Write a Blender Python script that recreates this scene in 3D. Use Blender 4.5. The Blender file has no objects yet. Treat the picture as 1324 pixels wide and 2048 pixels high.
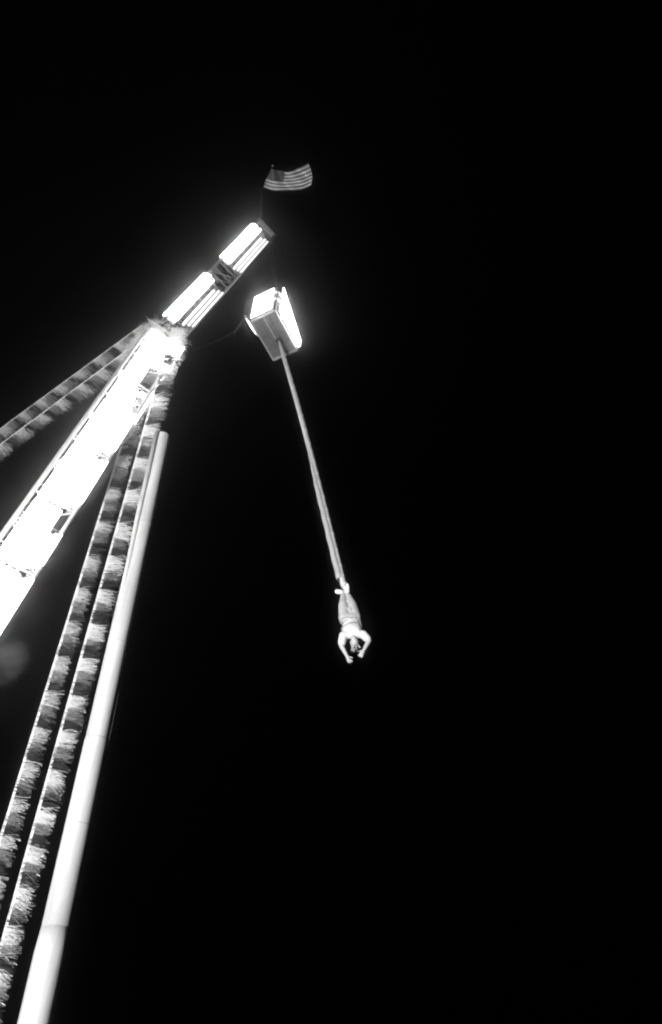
import bpy, bmesh, math, random
from mathutils import Vector, Matrix, noise

random.seed(7)
V = Vector
scene = bpy.context.scene
COL = scene.collection
R = math.radians

# ------------------------------------------------------------------ camera
PITCH = 50.0
FPX = 2048 * 24.0 / 36.0
CAM = V((0, 0, 1.6))
cam_d = bpy.data.cameras.new('camera')
cam_d.sensor_fit = 'VERTICAL'
cam_d.sensor_height = 36.0
cam_d.lens = 24.0
cam_d.clip_end = 2000
cam = bpy.data.objects.new('camera', cam_d)
COL.objects.link(cam)
cam.location = CAM
cam.rotation_euler = (R(90 + PITCH), 0, 0)
scene.camera = cam

# ------------------------------------------------------------------ night sky
world = bpy.data.worlds.new('World')
scene.world = world
world.use_nodes = True
nt = world.node_tree
sky = nt.nodes.new('ShaderNodeTexSky')
sky.sky_type = 'NISHITA'
sky.sun_disc = False
sky.sun_elevation = R(-4)
sky.sun_rotation = R(200)
bw = nt.nodes.new('ShaderNodeRGBToBW')
nt.links.new(sky.outputs[0], bw.inputs[0])
nt.links.new(bw.outputs[0], nt.nodes['Background'].inputs[0])
nt.nodes['Background'].inputs[1].default_value = 0.004

# ------------------------------------------------------------------ exposure and sampling
scene.view_settings.view_transform = 'Standard'
scene.view_settings.look = 'None'
scene.view_settings.exposure = 0.0
scene.view_settings.gamma = 1.0
scene.view_settings.use_curve_mapping = False
scene.cycles.filter_width = 2.1
scene.cycles.use_denoising = True
scene.cycles.denoiser = 'OPENIMAGEDENOISE'
scene.cycles.denoising_input_passes = 'RGB_ALBEDO_NORMAL'
scene.cycles.denoising_prefilter = 'ACCURATE'
scene.cycles.max_bounces = 6
scene.cycles.volume_bounces = 1

FLOOD_POWER = 58000.0
TUBE = 12.0          # radiance of the fluorescent tubes
PANEL = 14.0         # radiance of the light boxes round the cage

# ------------------------------------------------------------------ helpers
_a = R(PITCH)
RT, FW, UP = V((1, 0, 0)), V((0, math.cos(_a), math.sin(_a))), V((0, -math.sin(_a), math.cos(_a)))


def P(px, py, d):
    """Point d metres deep seen at photograph pixel (px, py)."""
    return CAM + d * (FW + (px - 662) / FPX * RT + (1024 - py) / FPX * UP)


def atz(px, py, z):
    r = FW + (px - 662) / FPX * RT + (1024 - py) / FPX * UP
    return CAM + r * ((z - CAM.z) / r.z)


def mat(name, grey, rough=0.6, metal=0.0, var=0.0, scale=6.0, bump=0.0, spec=0.5, stretch=None, sub=0.0):
    m = bpy.data.materials.new(name)
    m.use_nodes = True
    n, l = m.node_tree.nodes, m.node_tree.links
    b = n['Principled BSDF']
    b.inputs['Base Color'].default_value = (grey, grey, grey, 1)
    b.inputs['Roughness'].default_value = rough
    b.inputs['Metallic'].default_value = metal
    b.inputs['Specular IOR Level'].default_value = spec
    if var or bump:
        tc = n.new('ShaderNodeTexCoord')
        mp = n.new('ShaderNodeMapping')
        if stretch:
            mp.inputs['Scale'].default_value = stretch
        nz = n.new('ShaderNodeTexNoise')
        nz.inputs['Scale'].default_value = scale
        nz.inputs['Detail'].default_value = 6
        nz.inputs['Roughness'].default_value = 0.65
        l.new(tc.outputs['Object'], mp.inputs[0])
        l.new(mp.outputs[0], nz.inputs['Vector'])
        if var:
            mr = n.new('ShaderNodeMapRange')
            mr.inputs['From Min'].default_value = 0.3
            mr.inputs['From Max'].default_value = 0.7
            mr.inputs['To Min'].default_value = max(0.0, grey * (1 - var))
            mr.inputs['To Max'].default_value = min(1.0, grey * (1 + var * 0.5))
            l.new(nz.outputs['Fac'], mr.inputs['Value'])
            cb = n.new('ShaderNodeCombineColor')
            for i in range(3):
                l.new(mr.outputs[0], cb.inputs[i])
            l.new(cb.outputs[0], b.inputs['Base Color'])
        if bump:
            bp = n.new('ShaderNodeBump')
            bp.inputs['Strength'].default_value = bump
            bp.inputs['Distance'].default_value = 0.02
            l.new(nz.outputs['Fac'], bp.inputs['Height'])
            l.new(bp.outputs[0], b.inputs['Normal'])
    return m


def emit(name, strength):
    m = bpy.data.materials.new(name)
    m.use_nodes = True
    b = m.node_tree.nodes['Principled BSDF']
    b.inputs['Base Color'].default_value = (0.8, 0.8, 0.8, 1)
    b.inputs['Emission Color'].default_value = (1, 1, 1, 1)
    b.inputs['Emission Strength'].default_value = strength
    return m


def tag(o, label=None, cat=None, group=None, kind=None):
    for k, v in (('label', label), ('category', cat), ('group', group), ('kind', kind)):
        if v:
            o[k] = v
    return o


def empty(name, loc=(0, 0, 0)):
    o = bpy.data.objects.new(name, None)
    o.empty_display_size = 0.2
    COL.objects.link(o)
    o.location = loc
    return o


def link(name, mesh, m=None, parent=None, world_mat=None):
    """Link a mesh; geometry is in world coordinates unless world_mat places it."""
    o = bpy.data.objects.new(name, mesh)
    COL.objects.link(o)
    if m is not None and not mesh.materials:
        mesh.materials.append(m)
    if parent is not None:
        o.parent = parent
        o.matrix_parent_inverse = INV[parent.name] if parent.name in INV else Matrix()
    if world_mat is not None:
        o.matrix_basis = world_mat
    return o


INV = {}


def root(name, loc, label, cat, group=None):
    o = empty(name, loc)
    INV[o.name] = Matrix.Translation(loc).inverted()
    tag(o, label, cat, group)
    return o


def bm_mesh(name, bm, smooth=False):
    me = bpy.data.meshes.new(name)
    bmesh.ops.recalc_face_normals(bm, faces=bm.faces)
    bm.to_mesh(me)
    bm.free()
    if smooth:
        for p in me.polygons:
            p.use_smooth = True
    return me


def frame(t, ref=V((0, 0, 1))):
    t = t.normalized()
    if abs(t.dot(ref)) > 0.98:
        ref = V((1, 0, 0))
    x = ref.cross(t).normalized()
    y = t.cross(x).normalized()
    return x, y, t


def tube(bm, pts, radii, seg=12, cap=True):
    """Swept tube through world points with a radius at each."""
    if not isinstance(radii, (list, tuple)):
        radii = [radii] * len(pts)
    rings = []
    x = None
    for i, p in enumerate(pts):
        t = (pts[min(i + 1, len(pts) - 1)] - pts[max(i - 1, 0)]).normalized()
        if x is None:
            x, y, _ = frame(t)
        else:
            x = (x - t * x.dot(t)).normalized()
            y = t.cross(x)
        rings.append([bm.verts.new(p + radii[i] * (math.cos(a) * x + math.sin(a) * y))
                      for a in [2 * math.pi * k / seg for k in range(seg)]])
    for a, b in zip(rings, rings[1:]):
        for k in range(seg):
            bm.faces.new((a[k], a[(k + 1) % seg], b[(k + 1) % seg], b[k]))
    if cap:
        bm.faces.new(rings[0][::-1])
        bm.faces.new(rings[-1])


def obox(bm, c, ax, ay, az, sx, sy, sz, bevel=0.0):
    """Oriented box, full sizes sx, sy, sz."""
    r = bmesh.ops.create_cube(bm, size=1)
    mt = Matrix.Identity(4)
    for i, (a, s) in enumerate(((ax, sx), (ay, sy), (az, sz))):
        for k in range(3):
            mt[k][i] = a[k] * s
    for k in range(3):
        mt[k][3] = c[k]
    bmesh.ops.transform(bm, matrix=mt, verts=r['verts'])
    if bevel:
        es = list({e for v in r['verts'] for e in v.link_edges})
        bmesh.ops.bevel(bm, geom=es, offset=bevel, segments=2, affect='EDGES', profile=0.5)


def box_obj(name, c, ax, ay, az, sx, sy, sz, m, parent, bevel=0.0):
    bm = bmesh.new()
    obox(bm, c, ax, ay, az, sx, sy, sz, bevel)
    return link(name, bm_mesh(name, bm), m, parent)


def tube_obj(name, pts, radii, m, parent=None, seg=12):
    bm = bmesh.new()
    tube(bm, pts, radii, seg)
    return link(name, bm_mesh(name, bm, True), m, parent)


M = dict(
    asphalt=mat('asphalt', 0.05, 0.9, var=0.5, scale=3),
    white_steel=mat('white_painted_steel', 0.72, 0.42, var=0.14, scale=3.0, bump=0.15, stretch=(2.2, 2.2, 0.35)),
    pole=mat('pole_paint', 0.32, 0.6, var=0.25, scale=2.4, bump=0.2, stretch=(3.2, 3.2, 0.3)),
    conduit=mat('galvanised_pipe', 0.5, 0.45, 0.3, var=0.25, scale=5),
    galv=mat('galvanised_steel', 0.42, 0.5, 0.2, var=0.25, scale=8),
    grey_plate=mat('grey_steel_plate', 0.14, 0.55, var=0.35, scale=4, bump=0.2),
    dark_steel=mat('dark_steel', 0.04, 0.5, var=0.3),
    jib_steel=mat('weathered_jib_steel', 0.16, 0.6, var=0.4, scale=6),
    floor=mat('cage_floor_sheet', 0.11, 0.6, var=0.4, scale=3, bump=0.2),
    wire=mat('steel_wire', 0.05, 0.5),
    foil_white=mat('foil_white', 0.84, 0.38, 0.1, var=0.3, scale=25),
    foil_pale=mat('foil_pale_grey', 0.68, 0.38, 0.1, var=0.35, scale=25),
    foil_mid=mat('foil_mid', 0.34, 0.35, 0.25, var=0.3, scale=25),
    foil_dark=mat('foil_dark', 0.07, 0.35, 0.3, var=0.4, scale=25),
    tape=mat('header_tape', 0.7, 0.5),
    cord_main=mat('latex_cord', 0.48, 0.7, var=0.2, scale=14, bump=0.4),
    cord_side=mat('grey_cord', 0.36, 0.8, var=0.3, scale=20, bump=0.4),
    webbing=mat('black_webbing', 0.03, 0.7),
    skin=mat('skin', 0.36, 0.5, var=0.08, scale=20),
    shirt=mat('white_shirt', 0.5, 0.85, var=0.08, scale=14, bump=0.5),
    trousers=mat('light_trousers', 0.36, 0.85, var=0.25, scale=10, bump=0.6),
    shoe=mat('white_shoe', 0.75, 0.6),
    hair=mat('hair', 0.34, 0.6, var=0.4, scale=40),
    tube=emit('fluorescent_tube_glow', TUBE),
    tube_dim=emit('dim_tube_glow', TUBE * .11),  # weaker copy for the narrow jib rows, so single tubes show
    panel=emit('light_box_face', PANEL),
    star=mat('flag_white', 0.55, 0.8),
)

# foil fringe is thin plastic: part of the light goes through it
for k_ in ('foil_white', 'foil_pale', 'foil_mid', 'foil_dark'):
    n_, l_ = M[k_].node_tree.nodes, M[k_].node_tree.links
    b_ = n_['Principled BSDF']
    t_ = n_.new('ShaderNodeBsdfTranslucent')
    if b_.inputs['Base Color'].is_linked:
        l_.new(b_.inputs['Base Color'].links[0].from_socket, t_.inputs[0])
    x_ = n_.new('ShaderNodeMixShader')
    x_.inputs[0].default_value = .45
    l_.new(b_.outputs[0], x_.inputs[1])
    l_.new(t_.outputs[0], x_.inputs[2])
    l_.new(x_.outputs[0], n_['Material Output'].inputs[0])

# ------------------------------------------------------------------ ground
bm = bmesh.new()
bmesh.ops.create_grid(bm, x_segments=40, y_segments=40, size=180)
g = link('ground', bm_mesh('ground', bm), M['asphalt'])
tag(g, kind='structure')

# ------------------------------------------------------------------ floodlight that lights the ride from below
fl = V((-8.5, -9.0, 0.0))
flood = root('floodlight', fl, 'floodlight on a short stand on the asphalt, tipped up at the ride', 'floodlight')
aim = (V((-1.5, 11.0, 15.0)) - (fl + V((0, 0, 0.55)))).normalized()
fx, fy, fz = frame(aim)
bm = bmesh.new()
tube(bm, [fl + V((-.25, 0, .02)), fl + V((-.25, 0, .55))], .025, 8)
tube(bm, [fl + V((.25, 0, .02)), fl + V((.25, 0, .55))], .025, 8)
obox(bm, fl + V((0, 0, .02)), V((1, 0, 0)), V((0, 1, 0)), V((0, 0, 1)), .6, .4, .03)
link('stand', bm_mesh('stand', bm), M['dark_steel'], flood)
box_obj('housing', fl + V((0, 0, .55)) - fz * .09, fx, fy, fz, .46, .34, .14, M['dark_steel'], flood, .02)
sp = bpy.data.lights.new('flood_lamp', 'SPOT')
sp.energy = FLOOD_POWER
sp.spot_size = R(95)
sp.spot_blend = 0.5
sp.shadow_soft_size = 0.2
so = bpy.data.objects.new('lamp', sp)
COL.objects.link(so)
so.parent = flood
so.matrix_parent_inverse = INV[flood.name]
so.location = fl + V((0, 0, .55)) + fz * .05
so.rotation_euler = (-fz).to_track_quat('Z', 'Y').to_euler()

# ------------------------------------------------------------------ crane: leaning lattice mast, jib and tubes
mast_lo, knee, tip = P(10, 1150, 17.6), P(318, 690, 25.0), P(520, 470, 33.0)
mast_t = (knee - mast_lo).normalized()
jib_t = (tip - knee).normalized()
base = mast_lo - mast_t * (mast_lo.z / mast_t.z)
crane = root('crane', base, 'tall leaning lattice crane lined with glowing fluorescent tubes', 'crane')


def axes(t, at):
    n = (CAM - at)
    n = (n - t * n.dot(t)).normalized()
    s = t.cross(n).normalized()
    if s.dot(RT) < 0:
        s = -s
    return s, n


bm = bmesh.new()
tube(bm, [V((0, 0, 0)), V((0, 0, 1))], 1.0, 8)
BRACE = bm_mesh('brace', bm, True)
BRACE.materials.append(M['white_steel'])
JBRACE = BRACE.copy()
JBRACE.materials.clear()
JBRACE.materials.append(M['jib_steel'])
bm = bmesh.new()
tube(bm, [V((0, 0, -.5)), V((0, 0, -.497)), V((0, 0, .497)), V((0, 0, .5))], [.6, 1.0, 1.0, .6], 10)
TUBEM = bm_mesh('fluorescent_tube', bm, True)
TUBEM.materials.append(M['tube'])
TUBED = TUBEM.copy()
TUBED.materials.clear()
TUBED.materials.append(M['tube_dim'])


def stick(name, me, a, b, r, parent):
    x, y, t = frame(b - a)
    L = (b - a).length
    mt = Matrix(((x.x * r, y.x * r, t.x * L, a.x), (x.y * r, y.y * r, t.y * L, a.y), (x.z * r, y.z * r, t.z * L, a.z), (0, 0, 0, 1)))
    return link(name, me, None, parent, mt)


def lattice(o, t, s, n, L, W, bay, r_ch, r_br, skip0=0.0, bmesh_=None, m='white_steel'):
    bmesh_ = bmesh_ or BRACE
    h = W / 2
    for a in (-1, 1):
        for b in (-1, 1):
            q = s * a * h + n * b * h
            tube_obj('chord', [o + q, o + q + t * L], r_ch, M[m], crane, 12)
    k, z = 0, skip0
    cor = [(-1, 1), (1, 1), (1, -1), (-1, -1)]
    while z < L - 0.05:
        z2 = min(z + bay, L)
        for i in range(4):
            a, b = cor[i], cor[(i + 1) % 4]
            qa, qb = s * a[0] * h + n * a[1] * h, s * b[0] * h + n * b[1] * h
            stick('brace', bmesh_, o + qa + t * z, o + qb + t * z, r_br, crane)
            if (k + i) % 2:
                stick('brace', bmesh_, o + qa + t * (z + .03), o + qb + t * (z2 - .03), r_br * .8, crane)
            else:
                stick('brace', bmesh_, o + qb + t * (z + .03), o + qa + t * (z2 - .03), r_br * .8, crane)
        z = z2
        k += 1


def fixture(o, t, s, n, z0, z1, sc, width, nt, out, fins=False, rt=.042):
    """Light fixture on the lit face: tray with a row of tubes, uneven at the ends."""
    c = o + t * (z0 + z1) / 2 + s * sc + n * out
    L = z1 - z0
    bm = bmesh.new()
    obox(bm, c - n * .07, s, n, t, width, .03, L * .985, .006)
    for e in (-1, 1):
        obox(bm, c + t * e * (L / 2 - .05), s, n, t, width * .92, .05, .035)
    if fins:
        for i in range(1, nt):
            if True:
                u = (i / nt - .5) * width
                obox(bm, c + s * u + n * .03, s, n, t, .03, .13, L * .97)
    fx_ = link('light_fixture', bm_mesh('light_fixture', bm), M['white_steel'] if not fins else M['jib_steel'], crane)
    INV[fx_.name] = INV[crane.name]
    for i in range(nt):
        u = ((i + .5) / nt - .5) * width
        off = (-.14, .05, .12, -.02, .1)[i % 5] + random.uniform(-.03, .03)
        ln = L * .95 * random.uniform(.97, 1.0)
        x, y = s, n
        cc = c + s * u + t * off
        mt = Matrix(((x.x * rt, y.x * rt, t.x * ln, cc.x), (x.y * rt, y.y * rt, t.y * ln, cc.y), (x.z * rt, y.z * rt, t.z * ln, cc.z), (0, 0, 0, 1)))
        ob = bpy.data.objects.new('fluorescent_tube', TUBED if fins else TUBEM)
        COL.objects.link(ob)
        ob.parent = fx_
        ob.matrix_parent_inverse = INV[crane.name]
        ob.matrix_basis = mt


# fix: sub-parts hang from parts whose own matrix is already relative to the root
def fixture_parent_fix():
    for o in bpy.data.objects:
        if o.name.startswith('fluorescent_tube') and o.parent and o.parent.name.startswith('light_fixture'):
            o.matrix_parent_inverse = Matrix()


ms, mn = axes(mast_t, (mast_lo + knee) / 2)
js, jn = axes(jib_t, (knee + tip) / 2)
Lm = (knee - base).length
s0 = (mast_lo - base).length
MW, JW = 1.22, 1.0
lattice(base, mast_t, ms, mn, Lm, MW, 1.135, .055, .03, (s0 + .03) % 1.135)
Lj = (tip - knee).length + .1
lattice(knee, jib_t, js, jn, Lj, JW, 1.0, .045, .024, .12, JBRACE, 'jib_steel')

# mast tubes: three rows on the lit face, one set per bay
z = s0 - 2.27 * 2
k = 0
while z < s0 + 10.3:
    z1 = min(z + 2.27, s0 + 10.7)
    fixture(base, mast_t, ms, mn, z + .05, z1 - .03, -.255, .40, 4, MW / 2 - .04)
    fixture(base, mast_t, ms, mn, z + .04, z1 - .05, .13 if k != 5 else .05, .40 if k != 5 else .2, 4 if k != 5 else 2, MW / 2 - .04, rt=.040)
    if k not in (5,):
        fixture(base, mast_t, ms, mn, z + .22, z1 - (.16 if k != 2 else .9), .50, .34, 3, MW / 2 + .03, rt=.036)
    box_obj('joint_plate', base + mast_t * (z1 + .03) + ms * .53 + mn * (MW / 2 - .03), ms, mn, mast_t, .22, .10, .16, M['galv'], crane, .01)
    z = z1
    k += 1
# side-face sets below the knee, added to brighten the streamer tops
for z0, z1 in ((s0 + 6.95, s0 + 8.75), (s0 + 8.95, s0 + 10.75)):
    fixture(base, mast_t, -mn, ms, z0, z1, .05, .5, 3, MW / 2 + .1, rt=.04)
fixture(base, mast_t, ms, mn, s0 + 6.95, s0 + 8.95, .33, .5, 4, -MW / 2 + .14, rt=.04)  # inner row on the back face, added to backlight the lattice
fixture(base, mast_t, ms, mn, s0 + 9.1, s0 + 10.75, .62, .36, 3, MW / 2 + .04, rt=.045)
# jib tubes: two long sets, each a wide row and a narrow row
for z0, z1, r0, r1 in ((.85, 4.8, 1.3, 4.55), (6.45, 10.6, 6.5, 10.35)):
    fixture(knee, jib_t, js, jn, z0, z1, -.36, .50, 5, JW / 2 + .02, rt=.05)
    fixture(knee, jib_t, js, jn, r0, r1, .30, .46, 3, JW / 2 + .0, fins=True, rt=.052)
# jib head: end plate, sheave and cross beam
he = knee + jib_t * Lj
box_obj('end_plate', he + jib_t * .03, js, jn, jib_t, JW * 1.1, JW * 1.1, .05, M['grey_plate'], crane, .01)
box_obj('head_block', he - jib_t * .28, js, jn, jib_t, JW * .86, JW * .7, .5, M['grey_plate'], crane, .03)
bm = bmesh.new()
sc_ = he - jib_t * .05 + js * .62
tube(bm, [sc_ - js * .04, sc_ - js * .03, sc_, sc_ + js * .03, sc_ + js * .04], [.22, .22, .17, .22, .22], 24)
link('sheave', bm_mesh('sheave', bm), M['dark_steel'], crane)
# collar where mast and jib meet
for zz in (-.15, .15):
    box_obj('knee_frame', knee + mast_t * zz, ms, mn, mast_t, MW * 1.12, MW * 1.04, .07, M['white_steel'], crane, .01)
fixture_parent_fix()

# ------------------------------------------------------------------ fringe streamers
MATS = (M['foil_white'], M['foil_mid'], M['foil_dark'], M['foil_pale'])


def streamer(label, A, B, period, phase, L, wind, group='foil fringe streamers strung from the crane', over=0.25, shares=(.42, .26, .32), dens=150, head=.05, seed=1, order=(0, 1, 2), sag=.0, top_white=0, L2=None, lean0=0.0, rag=.022):
    """Cord from A (top) to B, continued past B, with foil fringe blown along wind in light and dark sections."""
    rnd = random.Random(seed)
    L2 = L2 or L
    t = (B - A).normalized()
    L0 = (B - A).length
    Lt = L0 * (1 + over)
    w = (wind - t * wind.dot(t)).normalized()
    nrm = t.cross(w).normalized()
    if nrm.dot(CAM - A) < 0:
        nrm = -nrm
    down = V((0, 0, -1))

    def pos(u):
        q = A + t * u
        return q + down * sag * 4 * (u / Lt) * (1 - u / Lt)
    rt = root('tinsel_streamer', A, label, 'streamer', group)
    npt = 40
    tube_obj('cord', [pos(Lt * i / npt) for i in range(npt + 1)], .016, M['tape'], rt, 6)
    # flat header tape that carries the fringe
    bm = bmesh.new()
    prev = None
    for i in range(npt * 2 + 1):
        u = Lt * i / (npt * 2)
        a = bm.verts.new(pos(u) + nrm * .012)
        b = bm.verts.new(pos(u) + w * head + nrm * (.014 + .008 * math.sin(u * 5)))
        if prev:
            bm.faces.new((prev[0], a, b, prev[1]))
        prev = (a, b)
    link('header_tape', bm_mesh('header_tape', bm), M['tape'], rt)
    # section borders measured from the top
    starts = phase if isinstance(phase, list) else [q * period + phase for q in range(-2, int(Lt / period) + 3)]
    while starts[-1] < Lt:
        starts.append(2 * starts[-1] - starts[-2])
    edges = []
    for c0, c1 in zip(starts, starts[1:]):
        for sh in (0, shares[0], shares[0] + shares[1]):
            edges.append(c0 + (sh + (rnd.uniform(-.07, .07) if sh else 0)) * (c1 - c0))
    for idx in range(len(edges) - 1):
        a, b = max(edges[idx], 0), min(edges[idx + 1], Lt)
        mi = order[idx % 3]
        if top_white and idx < 12 and a < top_white:  # top sections all white: the tubes' glare put into the foil colour
            mi = 0
        if b - a < .03:
            continue
        bm = bmesh.new()
        sway = rnd.uniform(-.12, .12)
        base_len = (L + (L2 - L) * min(1.0, a / L0)) * rnd.uniform(.93, 1.04)
        for k in range(int((b - a) * dens * 1.5)):
            uu = rnd.uniform(a, b) + rnd.gauss(0, rag)
            ll = base_len * rnd.choice((rnd.uniform(.62, 1.0), rnd.uniform(.85, 1.12)))
            wid = rnd.uniform(.004, .012)
            lean = lean0 + sway + rnd.gauss(0, .10) + .10 * noise.noise(V((uu * 1.7, seed * 3.1, 0)))
            lift = rnd.gauss(0, .07) + .16 * noise.noise(V((uu * 1.1, 7 + seed, 2)))
            curl = rnd.gauss(0, .22)
            tw = rnd.gauss(0, .5)
            p = pos(uu) + nrm * rnd.uniform(-.02, .02)
            d = (w + t * lean + nrm * lift + down * .02).normalized()
            ns = 4
            pv = None
            for j in range(ns + 1):
                f = j / ns
                ang = tw + f * curl * 3
                side = t * math.cos(ang) + nrm * math.sin(ang)
                ww = wid * (1 - .35 * f)
                v1, v2 = bm.verts.new(p - side * ww), bm.verts.new(p + side * ww)
                if pv:
                    bm.faces.new((pv[0], pv[1], v2, v1))
                pv = (v1, v2)
                d = (d + nrm * rnd.gauss(0, .10) + t * rnd.gauss(0, .10) + down * .08).normalized()
                p = p + d * ll / ns
        me = bpy.data.meshes.new('fringe_section')
        bm.to_mesh(me)
        bm.free()
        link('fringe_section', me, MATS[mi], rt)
    return rt


S1A, S1B = P(344, 655, 24.2), P(0, 1893, 14.0)
S2A, S2B = P(290, 735, 24.3), P(0, 1675, 14.8)


def along(A, B, py):
    lo, hi = 0.0, 1.0
    for _ in range(50):
        m_ = (lo + hi) / 2
        q = A + (B - A) * m_ - CAM
        if 1024 - FPX * q.dot(UP) / q.dot(FW) < py:
            lo = m_
        else:
            hi = m_
    return lo * (B - A).length


def starts(A, B, y0, dy0, slope):
    """Section starts along the cord, from the spacing seen in the photograph."""
    ys = [y0]
    while ys[0] > 640:
        ys.insert(0, ys[0] - (dy0 + (ys[0] - y0) * slope))
    while ys[-1] < 1860:
        ys.append(ys[-1] + dy0 + (ys[-1] - y0) * slope)
    out = [along(A, B, y) for y in ys]
    return sorted(set(round(q, 4) for q in out if q < (B - A).length * .999))


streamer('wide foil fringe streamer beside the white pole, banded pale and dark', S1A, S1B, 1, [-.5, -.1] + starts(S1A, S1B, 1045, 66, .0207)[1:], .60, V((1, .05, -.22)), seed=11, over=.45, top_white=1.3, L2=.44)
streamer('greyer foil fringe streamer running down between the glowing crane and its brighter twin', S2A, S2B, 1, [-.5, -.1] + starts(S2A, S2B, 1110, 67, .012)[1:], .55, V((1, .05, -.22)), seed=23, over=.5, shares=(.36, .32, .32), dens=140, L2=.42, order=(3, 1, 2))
S3A, S3B = P(284, 650, 25.4), P(0, 858, 27.0)
S4A, S4B = P(268, 690, 25.0), P(0, 889, 26.0)
streamer('upper of two foil fringe streamers stretching off behind the glowing mast', S3A, S3B, .98, .1, .58, V((1, .1, -.35)), seed=31, over=1.2, dens=150, order=(3, 2, 1), head=.02, lean0=-.75, rag=.07)
streamer('lower of two foil fringe streamers stretching off behind the glowing mast', S4A, S4B, .98, .5, .60, V((1, .1, -.25)), seed=43, over=1.2, dens=130, shares=(.4, .3, .3), order=(3, 1, 2), head=.03, lean0=-.75, rag=.05)

# garland of white fringe wound round the crane knee
gk = knee - mast_t * .35
gar = root('tinsel_garland', gk, 'bushy white foil garland wound round the crane knee', 'garland', None)
for turn in range(5):
    bm = bmesh.new()
    rnd = random.Random(90 + turn)
    for i in range(620):
        q = rnd.uniform(0, 2 * math.pi)
        ca, sa = math.cos(q), math.sin(q)
        k_ = MW * .56 / max(abs(ca), abs(sa)) ** .6
        p = gk + mast_t * (turn * .34 - .68 + .05 * math.sin(q * 2) + rnd.uniform(-.05, .05)) + (ms * ca + mn * sa) * k_
        d = ((ms * ca + mn * sa) * rnd.uniform(.25, 1) + V((.35, 0, -.55)) + V((rnd.gauss(0, .35), rnd.gauss(0, .35), rnd.gauss(0, .35)))).normalized()
        side = d.cross(V((rnd.gauss(0, 1), rnd.gauss(0, 1), rnd.gauss(0, 1)))).normalized()
        ll = rnd.uniform(.16, .40)
        pv_ = None
        for j in range(4):
            w_ = .012 * (1 - .2 * j)
            v1, v2 = bm.verts.new(p - side * w_), bm.verts.new(p + side * w_)
            if pv_:
                bm.faces.new((pv_[0], pv_[1], v2, v1))
            pv_ = (v1, v2)
            d = (d + V((0, 0, -.12)) + side.cross(d) * rnd.gauss(0, .15)).normalized()
            p = p + d * ll / 3
    me = bpy.data.meshes.new('fringe_loop')
    bm.to_mesh(me)
    bm.free()
    link('fringe_loop', me, M['foil_white'], gar)

# ------------------------------------------------------------------ white pole
p_top, p_bot = P(325.5, 874, 13.6), P(69, 2048, 7.1)
pt = (p_top - p_bot).normalized()
pb = p_bot - pt * (p_bot.z / pt.z)
pole = root('steel_pole', pb, 'thick white stepped steel pole rising beside the fringe streamers', 'pole')
LP = (p_top - pb).length


def s_at(py):
    lo, hi = 0.0, 1.0
    for _ in range(50):
        m_ = (lo + hi) / 2
        q = pb + (p_top - pb) * m_ - CAM
        y = 1024 - FPX * q.dot(UP) / q.dot(FW)
        if y > py:
            lo = m_
        else:
            hi = m_
    return lo * LP


z1, z2, z3 = s_at(1862), s_at(1480), s_at(1290)
tube_obj('lower_section', [pb + pt * q for q in (0, z1 * .5, z1 - .24, z1 - .20, z1 + .03)], [.172, .171, .169, .168, .1550], M['pole'], pole, 48)
tube_obj('middle_section', [pb + pt * q for q in (z1 - .05, z2 - .02, z2)], [.1545, .1535, .151], M['pole'], pole, 48)
bm = bmesh.new()
tube(bm, [pb + pt * q for q in (z2 - .03, z3, LP)], [.1485, .147, .142], 48, cap=False)
tube(bm, [pb + pt * q for q in (LP - .6, LP)], [.128, .128], 48, cap=False)
up_ = link('upper_section', bm_mesh('upper_section', bm, True), M['pole'], pole)
for q in (z1 * .45, (z1 + z2) / 2, (z3 + LP) / 2, z3):
    r_ = .1735 if q < z1 else (.156 if q < z2 else .149)
    tube_obj('seam_band', [pb + pt * (q - .012), pb + pt * (q + .012)], r_, M['pole'], pole, 48)
ps, pn = axes(pt, (p_top + p_bot) / 2)
cd = (-ps * .62 + pn * .55).normalized() * .165
tube_obj('conduit', [pb + pt * q + cd * w_ for q, w_ in ((z3 + .2, .55), (z3 + .9, .8), (z3 + 2.5, 1), (LP - .02, 1))], [.03, .036, .042, .046], M['conduit'], pole, 14)
cd2 = (ps * .97 + pn * .16).normalized() * .157
tube_obj('cable_run', [pb + pt * q + cd2 for q in (s_at(1500), s_at(1445), s_at(1385))], .008, M['conduit'], pole, 8)

# ------------------------------------------------------------------ jump cage
HC = 29.0
cc = sum((atz(*q, HC) for q in ((506, 639), (553, 619), (594, 696), (541, 727))), V((0, 0, 0))) / 4
yaw = R(-25.5)
cx = V((math.cos(yaw), math.sin(yaw), 0))       # along the near edge
cy = V((-math.sin(yaw), math.cos(yaw), 0))      # towards the far edge
cz = V((0, 0, 1))
CW, CD, CH = 1.22, 2.02, 1.35
cage = root('jump_cage', cc, 'grey jump cage with glowing sides hanging under the crane head', 'cage')


def cpt(a, b, c):
    return cc + cx * a + cy * b + cz * c


def cbox(name, a, b, c, sa, sb, sc2, m, bev=.008):
    return box_obj(name, cpt(a, b, c), cx, cy, cz, sa, sb, sc2, m, cage, bev)


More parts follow.
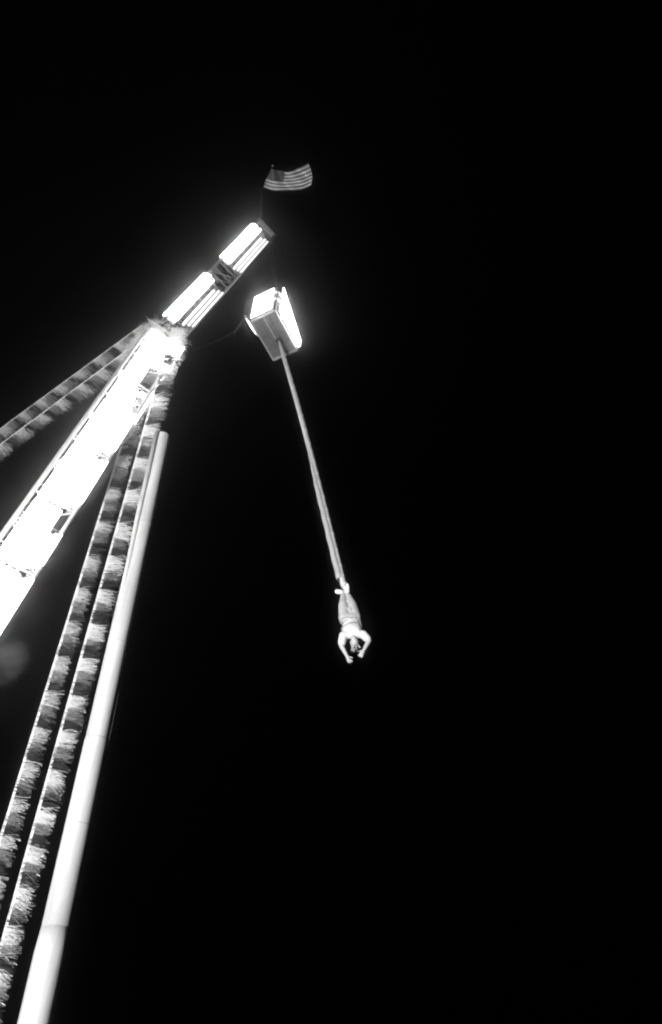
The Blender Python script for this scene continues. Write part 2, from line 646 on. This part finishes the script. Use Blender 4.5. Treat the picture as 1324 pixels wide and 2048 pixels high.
# floor plates with narrow joints, beams under them
for i in range(3):
    for j in range(4):
        cbox('floor_plate', (i - 1) * CW / 3, (j - 1.5) * CD / 4, .02 + random.uniform(-.006, .006), CW / 3 - .018, CD / 4 - .018, .03, M['grey_plate'])
cbox('floor_pan', 0, 0, .055, CW - .02, CD - .02, .02, M['floor'])
for a in (-.5, 0, .5):
    cbox('floor_beam', a * (CW - .08), 0, -.045, .07, CD - .02, .09, M['galv'])
for b in (-.5, .5):
    cbox('floor_beam', 0, b * (CD - .07), -.05, CW, .07, .095, M['galv'])
cbox('anchor_plate', .1, .28, -.12, .3, .3, .05, M['dark_steel'])
for a in (-1, 1):
    for b in (-1, 1):
        cbox('corner_post', a * (CW / 2 - .03), b * (CD / 2 - .03), CH * .75, .06, .06, CH * 1.5, M['dark_steel'])
for zz in (CH, CH * 1.5):
    for a in (-1, 1):
        cbox('side_rail', a * (CW / 2 - .03), 0, zz + .02, .05, CD - .12, .05, M['galv'])
    for b in (-1, 1):
        cbox('end_rail', 0, b * (CD / 2 - .03), zz + .02, CW - .12, .05, .05, M['galv'])


def light_box(a, b, c, along, out, w, h, lean=0.0):
    o3 = (out * math.cos(lean) - cz * math.sin(lean)).normalized()
    u3 = along.cross(o3).normalized()
    if u3.z < 0:
        u3 = -u3
    p = cpt(a, b, c)
    bm = bmesh.new()
    for e in (-1, 1):
        obox(bm, p + along * e * (w / 2 + .015), along, o3, u3, .03, .09, h + .06)
        obox(bm, p + u3 * e * (h / 2 + .015), along, o3, u3, w, .088, .03)
    f_ = link('light_box', bm_mesh('light_box', bm), M['galv'], cage)
    bm = bmesh.new()
    obox(bm, p, along, o3, u3, w - .004, .07, h - .004)
    d_ = link('diffuser', bm_mesh('diffuser', bm), M['panel'], f_)


light_box(-.06, -CD / 2 - .06, 1.16, cx, -cy, CW - .24, 2.2, 0.0)


def slant_box(a, prof, th):
    bm = bmesh.new()
    f1 = [bm.verts.new(cpt(a, q, z_)) for q, z_ in prof]
    f2 = [bm.verts.new(cpt(a + th, q, z_)) for q, z_ in prof]
    bm.faces.new(f1)
    bm.faces.new(f2[::-1])
    for i in range(len(prof)):
        j = (i + 1) % len(prof)
        bm.faces.new((f1[i], f1[j], f2[j], f2[i]))
    bm2 = bmesh.new()
    for i in range(len(prof)):
        j = (i + 1) % len(prof)
        tube(bm2, [cpt(a + th / 2, *prof[i]), cpt(a + th / 2, *prof[j])], .03, 8)
    f_ = link('light_box', bm_mesh('light_box', bm2), M['galv'], cage)
    link('diffuser', bm_mesh('diffuser', bm), M['panel'], f_)


slant_box(CW / 2 + .07, [(-.88, .10), (-.45, .0), (.96, .05), (.98, .72), (-.84, 2.62)], .07)
light_box(-CW / 2 - .24, -.60, .62, cy, -cx, .62, 1.15, R(19.5))
light_box(0, CD / 2 + .06, .58, cx, cy, CW - .14, 1.0, 0.0)
# lifting frame
apex = cpt(0, 0, CH * 1.5 + 1.25)
for a in (-1, 1):
    for b in (-1, 1):
        tube_obj('sling', [cpt(a * (CW / 2 - .03), b * (CD / 2 - .03), CH * 1.5 + .05), apex], .012, M['wire'], cage, 6)
bm = bmesh.new()
tube(bm, [apex + cz * .12 + V((math.cos(q) * .1, 0, math.sin(q) * .14)) for q in [k * math.pi / 8 for k in range(17)]], .025, 8)
link('shackle', bm_mesh('shackle', bm, True), M['dark_steel'], cage)


def wire(label, pts, r, name='hoist_cable', cat='cable', group=None, m='wire'):
    o = tube_obj(name, pts, r, M[m], None, 6)
    tag(o, label, cat, group)
    return o


hk = he + js * .55
wire('thin dark hoist cable between the crane head and the cage, nearer the tubes', [hk + js * -.12, apex + V((-.03, 0, .24))], .007, group='hoist cables')
wire('thin dark hoist cable between the crane head and the cage, farther from the tubes', [hk + js * .22, apex + V((.03, 0, .24))], .007, group='hoist cables')
a_, b_ = P(364, 706, 24.2), cpt(-CW / 2, -CD / 2, .1)
wire('thin slack tag line from the crane knee to the cage corner', [a_.lerp(b_, i / 12) - cz * .9 * 4 * (i / 12) * (1 - i / 12) * .5 for i in range(13)], .006, 'tag_line', 'rope')
a_ = cpt(-CW / 2 - .1, -CD / 2, .75)
b_ = P(471, 682, 27.5)
wire('thin loose rope tail drooping from the cage side', [a_.lerp(b_, i / 10) + V((-.25, 0, 0)) * 4 * (i / 10) * (1 - i / 10) for i in range(11)], .006, 'rope_tail', 'rope')

# ------------------------------------------------------------------ bungee cord
feet = P(690.5, 1187, 15.0)
c_top = cpt(.1, .28, -.14)
c_end = P(688, 1172, 15.05)
cord = root('bungee_cord', c_top, 'long pale bungee cord from the cage down to the jumper', 'bungee cord')
ct = (c_end - c_top)
LC = ct.length
cdir = ct.normalized()
cxx = (RT - cdir * RT.dot(cdir)).normalized()
cyy = cdir.cross(cxx)


def cpos(f):
    q = c_top + ct * f
    return q + cxx * (.06 * math.sin(f * math.pi)) + cxx * (-.04) * 0


def crad(f):
    return (.052 + .045 * min(1, f * 9)) * (1 - .30 * f)


bm = bmesh.new()
NS = 160
for k in range(7):
    pts, rr = [], []
    for i in range(NS + 1):
        f = i / NS
        ph = 2 * math.pi * k / 6 + f * 130
        rad = 0 if k == 6 else crad(f) * .60
        pts.append(cpos(f) + rad * (math.cos(ph) * cxx + math.sin(ph) * cyy))
        rr.append(crad(f) * .44)
    tube(bm, pts, rr, 8)
link('latex_bundle', bm_mesh('latex_bundle', bm, True), M['cord_main'], cord)
for i in range(1, 26):
    f = i / 26 + random.uniform(-.008, .008)
    p = cpos(f)
    tube_obj('binding', [p - cdir * .04, p + cdir * .04], crad(f) * 1.03, M['cord_main'], cord, 16)
# grey second strand beside the lower half
pts = []
for i in range(61):
    f = .55 + (.985 - .55) * i / 60
    sp_ = min(1, i / 25)
    pts.append(cpos(f) - cxx * (crad(f) * .4 + .04 * sp_) + cyy * .03 + cxx * .006 * math.sin(i * .9))
tube_obj('second_strand', pts, [.02 + .05 * min(1, i / 30) for i in range(61)], M['cord_side'], cord, 12)
# dark webbing to the ankles and the ankle wrap
e0 = cpos(.985)
bm = bmesh.new()
for k in (-1, 0, 1):
    tube(bm, [pts[-1] + cxx * k * .035, pts[-1].lerp(feet, .5) + cxx * k * .03, feet + cxx * k * .02 - cdir * .06], .014, 6)
link('webbing', bm_mesh('webbing', bm), M['webbing'], cord)
tube_obj('lead_rope', [cpos(.985), cpos(1.0), feet - cdir * .02], [.05, .032, .022], M['cord_main'], cord, 10)

# ------------------------------------------------------------------ person hanging upside down
hd = V((.10, -.15, -1)).normalized()             # from the ankles towards the head
bx = (RT - hd * RT.dot(hd)).normalized()
by = hd.cross(bx).normalized()
if by.dot(CAM - feet) < 0:
    by = -by                                     # towards the camera


def B(a, b, c):
    return feet + bx * a + by * b + hd * c


def capsule(bm, p, q, r1, r2, seg=14):
    d = q - p
    if d.length < 1e-5:
        d = V((0, 0, 1e-4))
    t = d.normalized()
    pts, rr = [], []
    for i in range(5):
        an = math.pi / 2 * (1 - i / 4)
        pts.append(p - t * r1 * math.sin(an))
        rr.append(max(r1 * math.cos(an), r1 * .05))
    for i in range(5):
        an = math.pi / 2 * i / 4
        pts.append(q + t * r2 * math.sin(an))
        rr.append(max(r2 * math.cos(an), r2 * .05))
    tube(bm, pts, rr, seg)


def ell(bm, c, ax, ay, az, ra, rb, rc):
    r = bmesh.ops.create_uvsphere(bm, u_segments=20, v_segments=14, radius=1)
    mt = Matrix.Identity(4)
    for i, (a, s) in enumerate(((ax, ra), (ay, rb), (az, rc))):
        for k in range(3):
            mt[k][i] = a[k] * s
    for k in range(3):
        mt[k][3] = c[k]
    bmesh.ops.transform(bm, matrix=mt, verts=r['verts'])


def fuse(name, bm, vox, m, parent, smooth=4):
    """Union of overlapping closed shapes as one continuous surface."""
    me = bm_mesh(name, bm)
    tmp = bpy.data.objects.new('tmp', me)
    COL.objects.link(tmp)
    rm = tmp.modifiers.new('r', 'REMESH')
    rm.mode = 'VOXEL'
    rm.voxel_size = vox
    sm = tmp.modifiers.new('s', 'SMOOTH')
    sm.iterations = smooth
    sm.factor = .5
    dg = bpy.context.evaluated_depsgraph_get()
    out = bpy.data.meshes.new_from_object(tmp.evaluated_get(dg))
    out.name = name
    bpy.data.objects.remove(tmp)
    for p in out.polygons:
        p.use_smooth = True
    out.materials.clear()
    return link(name, out, m, parent)


person = root('person', feet, 'person hanging upside down by the ankles in a white top and pale trousers, arms bent', 'person')
SHL, SHR = (-.20, 0, 1.36), (.20, 0, 1.36)
ELL, ELR = (-.26, -.08, 1.57), (.30, -.01, 1.54)
WRL, WRR = (-.17, -.17, 1.77), (.17, -.10, 1.71)


def hand(bm, wr, el, curl_to):
    w, e = B(*wr), B(*el)
    t = (w - e).normalized()
    s = (curl_to - by * curl_to.dot(by))
    s = (s - t * s.dot(t)).normalized()
    nrm = t.cross(s).normalized()
    capsule(bm, w, w + t * .075, .027, .036, 10)
    capsule(bm, w + t * .03 - s * .018, w + t * .085 - s * .026, .022, .02, 10)
    capsule(bm, w + t * .03 + s * .018, w + t * .085 + s * .026, .022, .02, 10)
    for i, (u, L) in enumerate(((-.034, .062), (-.012, .08), (.012, .085), (.034, .075))):
        p0 = w + t * .09 + s * u
        p1 = p0 + (t + s * u * 4).normalized() * L * .5
        p2 = p1 + (t * .8 + s * u * 4 + nrm * .5).normalized() * L * .5
        capsule(bm, p0, p1, .0105, .0095, 8)
        capsule(bm, p1, p2, .0095, .008, 8)
    p0 = w + t * .03 + s * .03
    p1 = p0 + (t * .6 + s * .8).normalized() * .045
    p2 = p1 + (t * .9 + s * .4).normalized() * .035
    capsule(bm, p0, p1, .014, .012, 8)
    capsule(bm, p1, p2, .012, .009, 8)


bm = bmesh.new()
# legs
for sgn, kx in ((-1, -.085), (1, .085)):
    capsule(bm, B(sgn * .045, 0, .0), B(sgn * .055, -.012, .14), .038, .056)
    capsule(bm, B(sgn * .055, -.012, .14), B(kx, .02, .43), .056, .058)
    capsule(bm, B(kx, .02, .43), B(sgn * .09, 0, .84), .060, .088)
# feet, pointed along and apart
capsule(bm, B(-.045, 0, -.02), B(-.16, .06, .0), .04, .032)
capsule(bm, B(.045, 0, -.02), B(.05, .09, -.16), .04, .032)
# trunk
ell(bm, B(0, 0, .90), bx, by, hd, .165, .115, .13)
ell(bm, B(0, .01, 1.03), bx, by, hd, .145, .11, .16)
ell(bm, B(0, .005, 1.20), bx, by, hd, .165, .118, .18)
capsule(bm, B(-.15, 0, 1.35), B(.15, 0, 1.35), .068, .068)
capsule(bm, B(0, 0, 1.36), B(0, .0, 1.50), .06, .055)
# head, chin tucked towards the chest, with brow, nose, chin and ears
hc = B(0, .02, 1.585)
ell(bm, hc, bx, by, hd, .076, .094, .105)
ell(bm, B(0, .055, 1.52), bx, by, hd, .05, .05, .055)
capsule(bm, B(0, .108, 1.585), B(0, .128, 1.56), .009, .014, 8)
ell(bm, B(0, .098, 1.612), bx, by, hd, .05, .016, .012)
ell(bm, B(0, .103, 1.528), bx, by, hd, .026, .010, .010)
for sgn in (-1, 1):
    ell(bm, B(sgn * .078, .0, 1.575), bx, by, hd, .012, .022, .034)
# arms
for sh, el, wr, sd in ((SHL, ELL, WRL, bx), (SHR, ELR, WRR, -bx)):
    capsule(bm, B(*sh), B(*el), .056, .044)
    capsule(bm, B(*el), B(*wr), .050, .034)
    hand(bm, wr, el, sd)
fuse('body', bm, .0075, M['skin'], person, 3)
# shirt: trunk and short sleeves, slid towards the chest
bm = bmesh.new()
ell(bm, B(0, .0, 1.22), bx, by, hd, .195, .145, .19)
ell(bm, B(0, .0, 1.06), bx, by, hd, .175, .135, .11)
capsule(bm, B(-.16, 0, 1.35), B(.16, 0, 1.35), .085, .085)
for sh, el in ((SHL, ELL), (SHR, ELR)):
    e = tuple(sh[i] + (el[i] - sh[i]) * .68 for i in range(3))
    capsule(bm, B(*sh), B(*e), .088, .082)
for i in range(26):
    q = random.uniform(0, 6.28)
    c0 = random.uniform(1.0, 1.36)
    p0 = B(.175 * math.cos(q), .125 * math.sin(q), c0)
    q += random.uniform(-.5, .5)
    c0 = min(1.36, max(1.0, c0 + random.uniform(-.07, .07)))
    capsule(bm, p0, B(.175 * math.cos(q), .125 * math.sin(q), c0), .024, .012, 8)
fuse('shirt', bm, .011, M['shirt'], person, 3)
# trousers, loose
bm = bmesh.new()
for sgn, kx in ((-1, -.095), (1, .095)):
    capsule(bm, B(sgn * .05, 0, .07), B(kx, .02, .43), .062, .10)
    capsule(bm, B(kx, .02, .43), B(sgn * .11, 0, .82), .105, .125)
ell(bm, B(0, 0, .87), bx, by, hd, .20, .145, .12)
for i in range(30):
    q = random.uniform(0, 6.28)
    c0 = random.uniform(.3, .9)
    r0 = .12 + .09 * c0
    p0 = B(r0 * math.cos(q), r0 * .6 * math.sin(q), c0)
    q += random.uniform(-.25, .25)
    c0 = min(.9, c0 + random.uniform(0, .14))
    r0 = .12 + .09 * c0
    capsule(bm, p0, B(r0 * math.cos(q), r0 * .6 * math.sin(q), c0), .026, .014, 8)
fuse('trousers', bm, .012, M['trousers'], person, 3)
# shoes
for pts_, rr in (([B(-.03, -.02, -.035), B(-.10, .03, -.02), B(-.185, .075, .012), B(-.215, .09, .02)], [.05, .056, .05, .03]),
                 ([B(.04, -.02, .0), B(.048, .03, -.07), B(.055, .095, -.17), B(.057, .115, -.20)], [.05, .056, .05, .03])):
    tube_obj('shoe', pts_, rr, M['shoe'], person, 14)
# harness: waist belt, thigh loops, chest strap
for c0, ra, rb, tilt in ((.955, .205, .155, .05), (1.13, .205, .155, -.04)):
    bm = bmesh.new()
    ring = [B(ra * math.cos(q), rb * math.sin(q), c0 + tilt * math.cos(q)) for q in [2 * math.pi * k / 32 for k in range(33)]]
    tube(bm, ring, .013, 8)
    link('harness_strap', bm_mesh('harness_strap', bm, True), M['cord_side'], person)
# hair
bm = bmesh.new()
ell(bm, B(0, -.012, 1.605), bx, by, hd, .084, .095, .098)
for i in range(30):
    q = random.uniform(0, 6.28)
    p0 = B(.06 * math.cos(q), -.01 + .07 * math.sin(q), 1.65)
    capsule(bm, p0, p0 + (hd + bx * random.uniform(-.5, .5) + by * random.uniform(-.6, .3)).normalized() * random.uniform(.07, .17), .013, .004, 6)
fuse('hair', bm, .009, M['hair'], person, 2)

# ------------------------------------------------------------------ flag on its staff at the crane head


def poly(pts, f):
    n = len(pts) - 1
    i = min(int(f * n), n - 1)
    u = f * n - i
    p0, p1, p2, p3 = pts[max(i - 1, 0)], pts[i], pts[i + 1], pts[min(i + 2, n)]
    out = []
    for k in range(2):
        out.append(.5 * (2 * p1[k] + (p2[k] - p0[k]) * u + (2 * p0[k] - 5 * p1[k] + 4 * p2[k] - p3[k]) * u * u + (3 * p1[k] - p0[k] - 3 * p2[k] + p3[k]) * u ** 3))
    return out


TOPC = [(543, 338), (558, 341), (577, 343), (597, 336), (617, 326)]
BOTC = [(527, 375), (545, 381), (575, 381), (603, 379), (622, 371)]
LEFC = [(527, 375), (530, 363), (537, 350), (543, 338)]
RIGC = [(622, 371), (625, 357), (623, 342), (617, 326)]


def fpos(u, v):
    t_, b_, l_, r_ = poly(TOPC, u), poly(BOTC, u), poly(LEFC, v), poly(RIGC, v)
    q = []
    for k in range(2):
        bil = (1 - u) * (1 - v) * BOTC[0][k] + u * (1 - v) * BOTC[-1][k] + (1 - u) * v * TOPC[0][k] + u * v * TOPC[-1][k]
        q.append((1 - v) * b_[k] + v * t_[k] + (1 - u) * l_[k] + u * r_[k] - bil)
    d = 34.6 - .5 * u + (.05 + .24 * u) * math.sin(u * 8.5 + v * 1.9) + .10 * u * math.sin(v * 7 + u * 3) + .07 * math.sin(u * 19 + v * 7) + .03 * u * math.sin(v * 19 - u * 9) - .35 * v
    return P(q[0], q[1], d)


NU, NV = 64, 39
me = bpy.data.meshes.new('cloth')
verts = []
for j in range(NV + 1):
    for i in range(NU + 1):
        u = i / NU
        if i == NU:
            u += .02 * noise.noise(V((j * .8, 3, 1))) - .012
        verts.append(fpos(min(u, 1), j / NV))
faces = [(j * (NU + 1) + i, j * (NU + 1) + i + 1, (j + 1) * (NU + 1) + i + 1, (j + 1) * (NU + 1) + i) for j in range(NV) for i in range(NU)]
me.from_pydata(verts, [], faces)
uv = me.uv_layers.new(name='UVMap')
for p in me.polygons:
    p.use_smooth = True
    for li, vi in zip(p.loop_indices, p.vertices):
        uv.data[li].uv = ((vi % (NU + 1)) / NU, (vi // (NU + 1)) / NV)
fm = bpy.data.materials.new('flag_cloth')
fm.use_nodes = True
n_, l_ = fm.node_tree.nodes, fm.node_tree.links
uvn = n_.new('ShaderNodeUVMap')
uvn.uv_map = 'UVMap'
sx = n_.new('ShaderNodeSeparateXYZ')
l_.new(uvn.outputs[0], sx.inputs[0])


def math_node(op, a, b=None):
    nd = n_.new('ShaderNodeMath')
    nd.operation = op
    for i, q in enumerate((a, b)):
        if q is None:
            continue
        if isinstance(q, (int, float)):
            nd.inputs[i].default_value = q
        else:
            l_.new(q, nd.inputs[i])
    return nd.outputs[0]


st = math_node('MODULO', math_node('FLOOR', math_node('MULTIPLY', sx.outputs[1], 13)), 2)       # 1 on white stripes
canton = math_node('MULTIPLY', math_node('LESS_THAN', sx.outputs[0], .40), math_node('GREATER_THAN', sx.outputs[1], 6 / 13))
grey_st = math_node('ADD', math_node('MULTIPLY', st, .62), .12)
grey = math_node('ADD', math_node('MULTIPLY', grey_st, math_node('SUBTRACT', 1.0, canton)), math_node('MULTIPLY', canton, .02))
cb_ = n_.new('ShaderNodeCombineColor')
for i in range(3):
    l_.new(grey, cb_.inputs[i])
pb_ = n_['Principled BSDF']
l_.new(cb_.outputs[0], pb_.inputs['Base Color'])
pb_.inputs['Roughness'].default_value = .8
tr = n_.new('ShaderNodeBsdfTranslucent')
l_.new(cb_.outputs[0], tr.inputs[0])
mx = n_.new('ShaderNodeMixShader')
mx.inputs[0].default_value = .3
l_.new(pb_.outputs[0], mx.inputs[1])
l_.new(tr.outputs[0], mx.inputs[2])
l_.new(mx.outputs[0], n_['Material Output'].inputs[0])
flag = root('flag', fpos(0, 0), 'striped flag with a starry dark canton flying above the crane head', 'flag')
link('cloth', me, fm, flag)
bm = bmesh.new()
for r_i in range(9):
    for c_i in range(6 if r_i % 2 == 0 else 5):
        u0 = .40 * ((c_i * 2 + 1 + (r_i % 2)) / 12)
        v0 = 1 - (7 / 13) * ((r_i + 1) / 10)
        c3 = fpos(u0, v0)
        e1, e2 = (fpos(u0 + .01, v0) - c3).normalized(), (fpos(u0, v0 + .01) - c3).normalized()
        nn = e1.cross(e2).normalized()
        for sgn in (-1, 1):
            vs = []
            for q in range(10):
                rad = (.028 if q % 2 == 0 else .011)
                an = math.pi / 2 + q * math.pi / 5
                vs.append(bm.verts.new(c3 + nn * sgn * .006 + rad * (math.cos(an) * e1 + math.sin(an) * e2)))
            bm.faces.new(vs)
tag(link('stars', bm_mesh('stars', bm), M['star'], flag), kind='stuff')
f0, f1 = fpos(0, 0), fpos(0, 1)
fdir = (f1 - f0).normalized()
staff = root('flagstaff', he, 'thin dark flagstaff on the crane head, nearly lost in the night', 'flagstaff')
tube_obj('staff', [he - jib_t * .1, f0 - fdir * .15 - bx * .02, f1 + fdir * .12 - bx * .02], [.016, .013, .010], M['dark_steel'], staff, 8)
bm = bmesh.new()
ell(bm, f1 + fdir * .16 - bx * .02, bx, by, hd, .04, .04, .04)
link('ball_finial', bm_mesh('ball_finial', bm, True), M['galv'], staff)

# ------------------------------------------------------------------ added smoke volume, imitating a grey lens ghost
bm = bmesh.new()
bmesh.ops.create_icosphere(bm, subdivisions=4, radius=1.0)
for v_ in bm.verts:
    v_.co *= 1 + .12 * noise.noise(v_.co * 1.7)
ghost_mat = bpy.data.materials.new('lens_ghost_volume')
ghost_mat.use_nodes = True
sn = ghost_mat.node_tree
sn.nodes.remove(sn.nodes['Principled BSDF'])
sv = sn.nodes.new('ShaderNodeVolumePrincipled')
sv.inputs['Color'].default_value = (.9, .9, .9, 1)
tc = sn.nodes.new('ShaderNodeTexCoord')
ln_ = sn.nodes.new('ShaderNodeVectorMath')
ln_.operation = 'LENGTH'
sn.links.new(tc.outputs['Object'], ln_.inputs[0])
mr = sn.nodes.new('ShaderNodeMapRange')
mr.interpolation_type = 'SMOOTHSTEP'
for k_, v_ in (('From Min', .1), ('From Max', .85), ('To Min', 1.1), ('To Max', 0.0)):
    mr.inputs[k_].default_value = v_
sn.links.new(ln_.outputs['Value'], mr.inputs['Value'])
nz = sn.nodes.new('ShaderNodeTexNoise')
nz.inputs['Scale'].default_value = 1.9
nz.inputs['Detail'].default_value = 3
sn.links.new(tc.outputs['Object'], nz.inputs['Vector'])
mu = sn.nodes.new('ShaderNodeMath')
mu.operation = 'MULTIPLY'
sn.links.new(mr.outputs[0], mu.inputs[0])
mr2 = sn.nodes.new('ShaderNodeMapRange')
for k_, v_ in (('From Min', .38), ('From Max', .7)):
    mr2.inputs[k_].default_value = v_
sn.links.new(nz.outputs['Fac'], mr2.inputs['Value'])
sn.links.new(mr2.outputs[0], mu.inputs[1])
sn.links.new(mu.outputs[0], sv.inputs['Density'])
sn.links.new(sv.outputs[0], sn.nodes['Material Output'].inputs['Volume'])
ghost = link('lens_ghost', bm_mesh('lens_ghost', bm, True), ghost_mat)
ghost.location = P(2, 1322, 20.4)
ghost.scale = (1.25, .9, 1.1)
tag(ghost, kind='stuff')

# ------------------------------------------------------------------ added haze, imitating lens glow round the lamps
bm = bmesh.new()
obox(bm, V((0, 0, 21.5)), V((1, 0, 0)), V((0, 1, 0)), V((0, 0, 1)), 400, 400, 45)
hz = bpy.data.materials.new('glow_haze_volume')
hz.use_nodes = True
hn = hz.node_tree
hn.nodes.remove(hn.nodes['Principled BSDF'])
pv = hn.nodes.new('ShaderNodeVolumePrincipled')
pv.inputs['Color'].default_value = (.9, .9, .9, 1)
pv.inputs['Density'].default_value = .0032
pv.inputs['Anisotropy'].default_value = .99
hn.links.new(pv.outputs[0], hn.nodes['Material Output'].inputs['Volume'])
ho = link('glow_haze', bm_mesh('glow_haze', bm), hz)
tag(ho, kind='stuff')
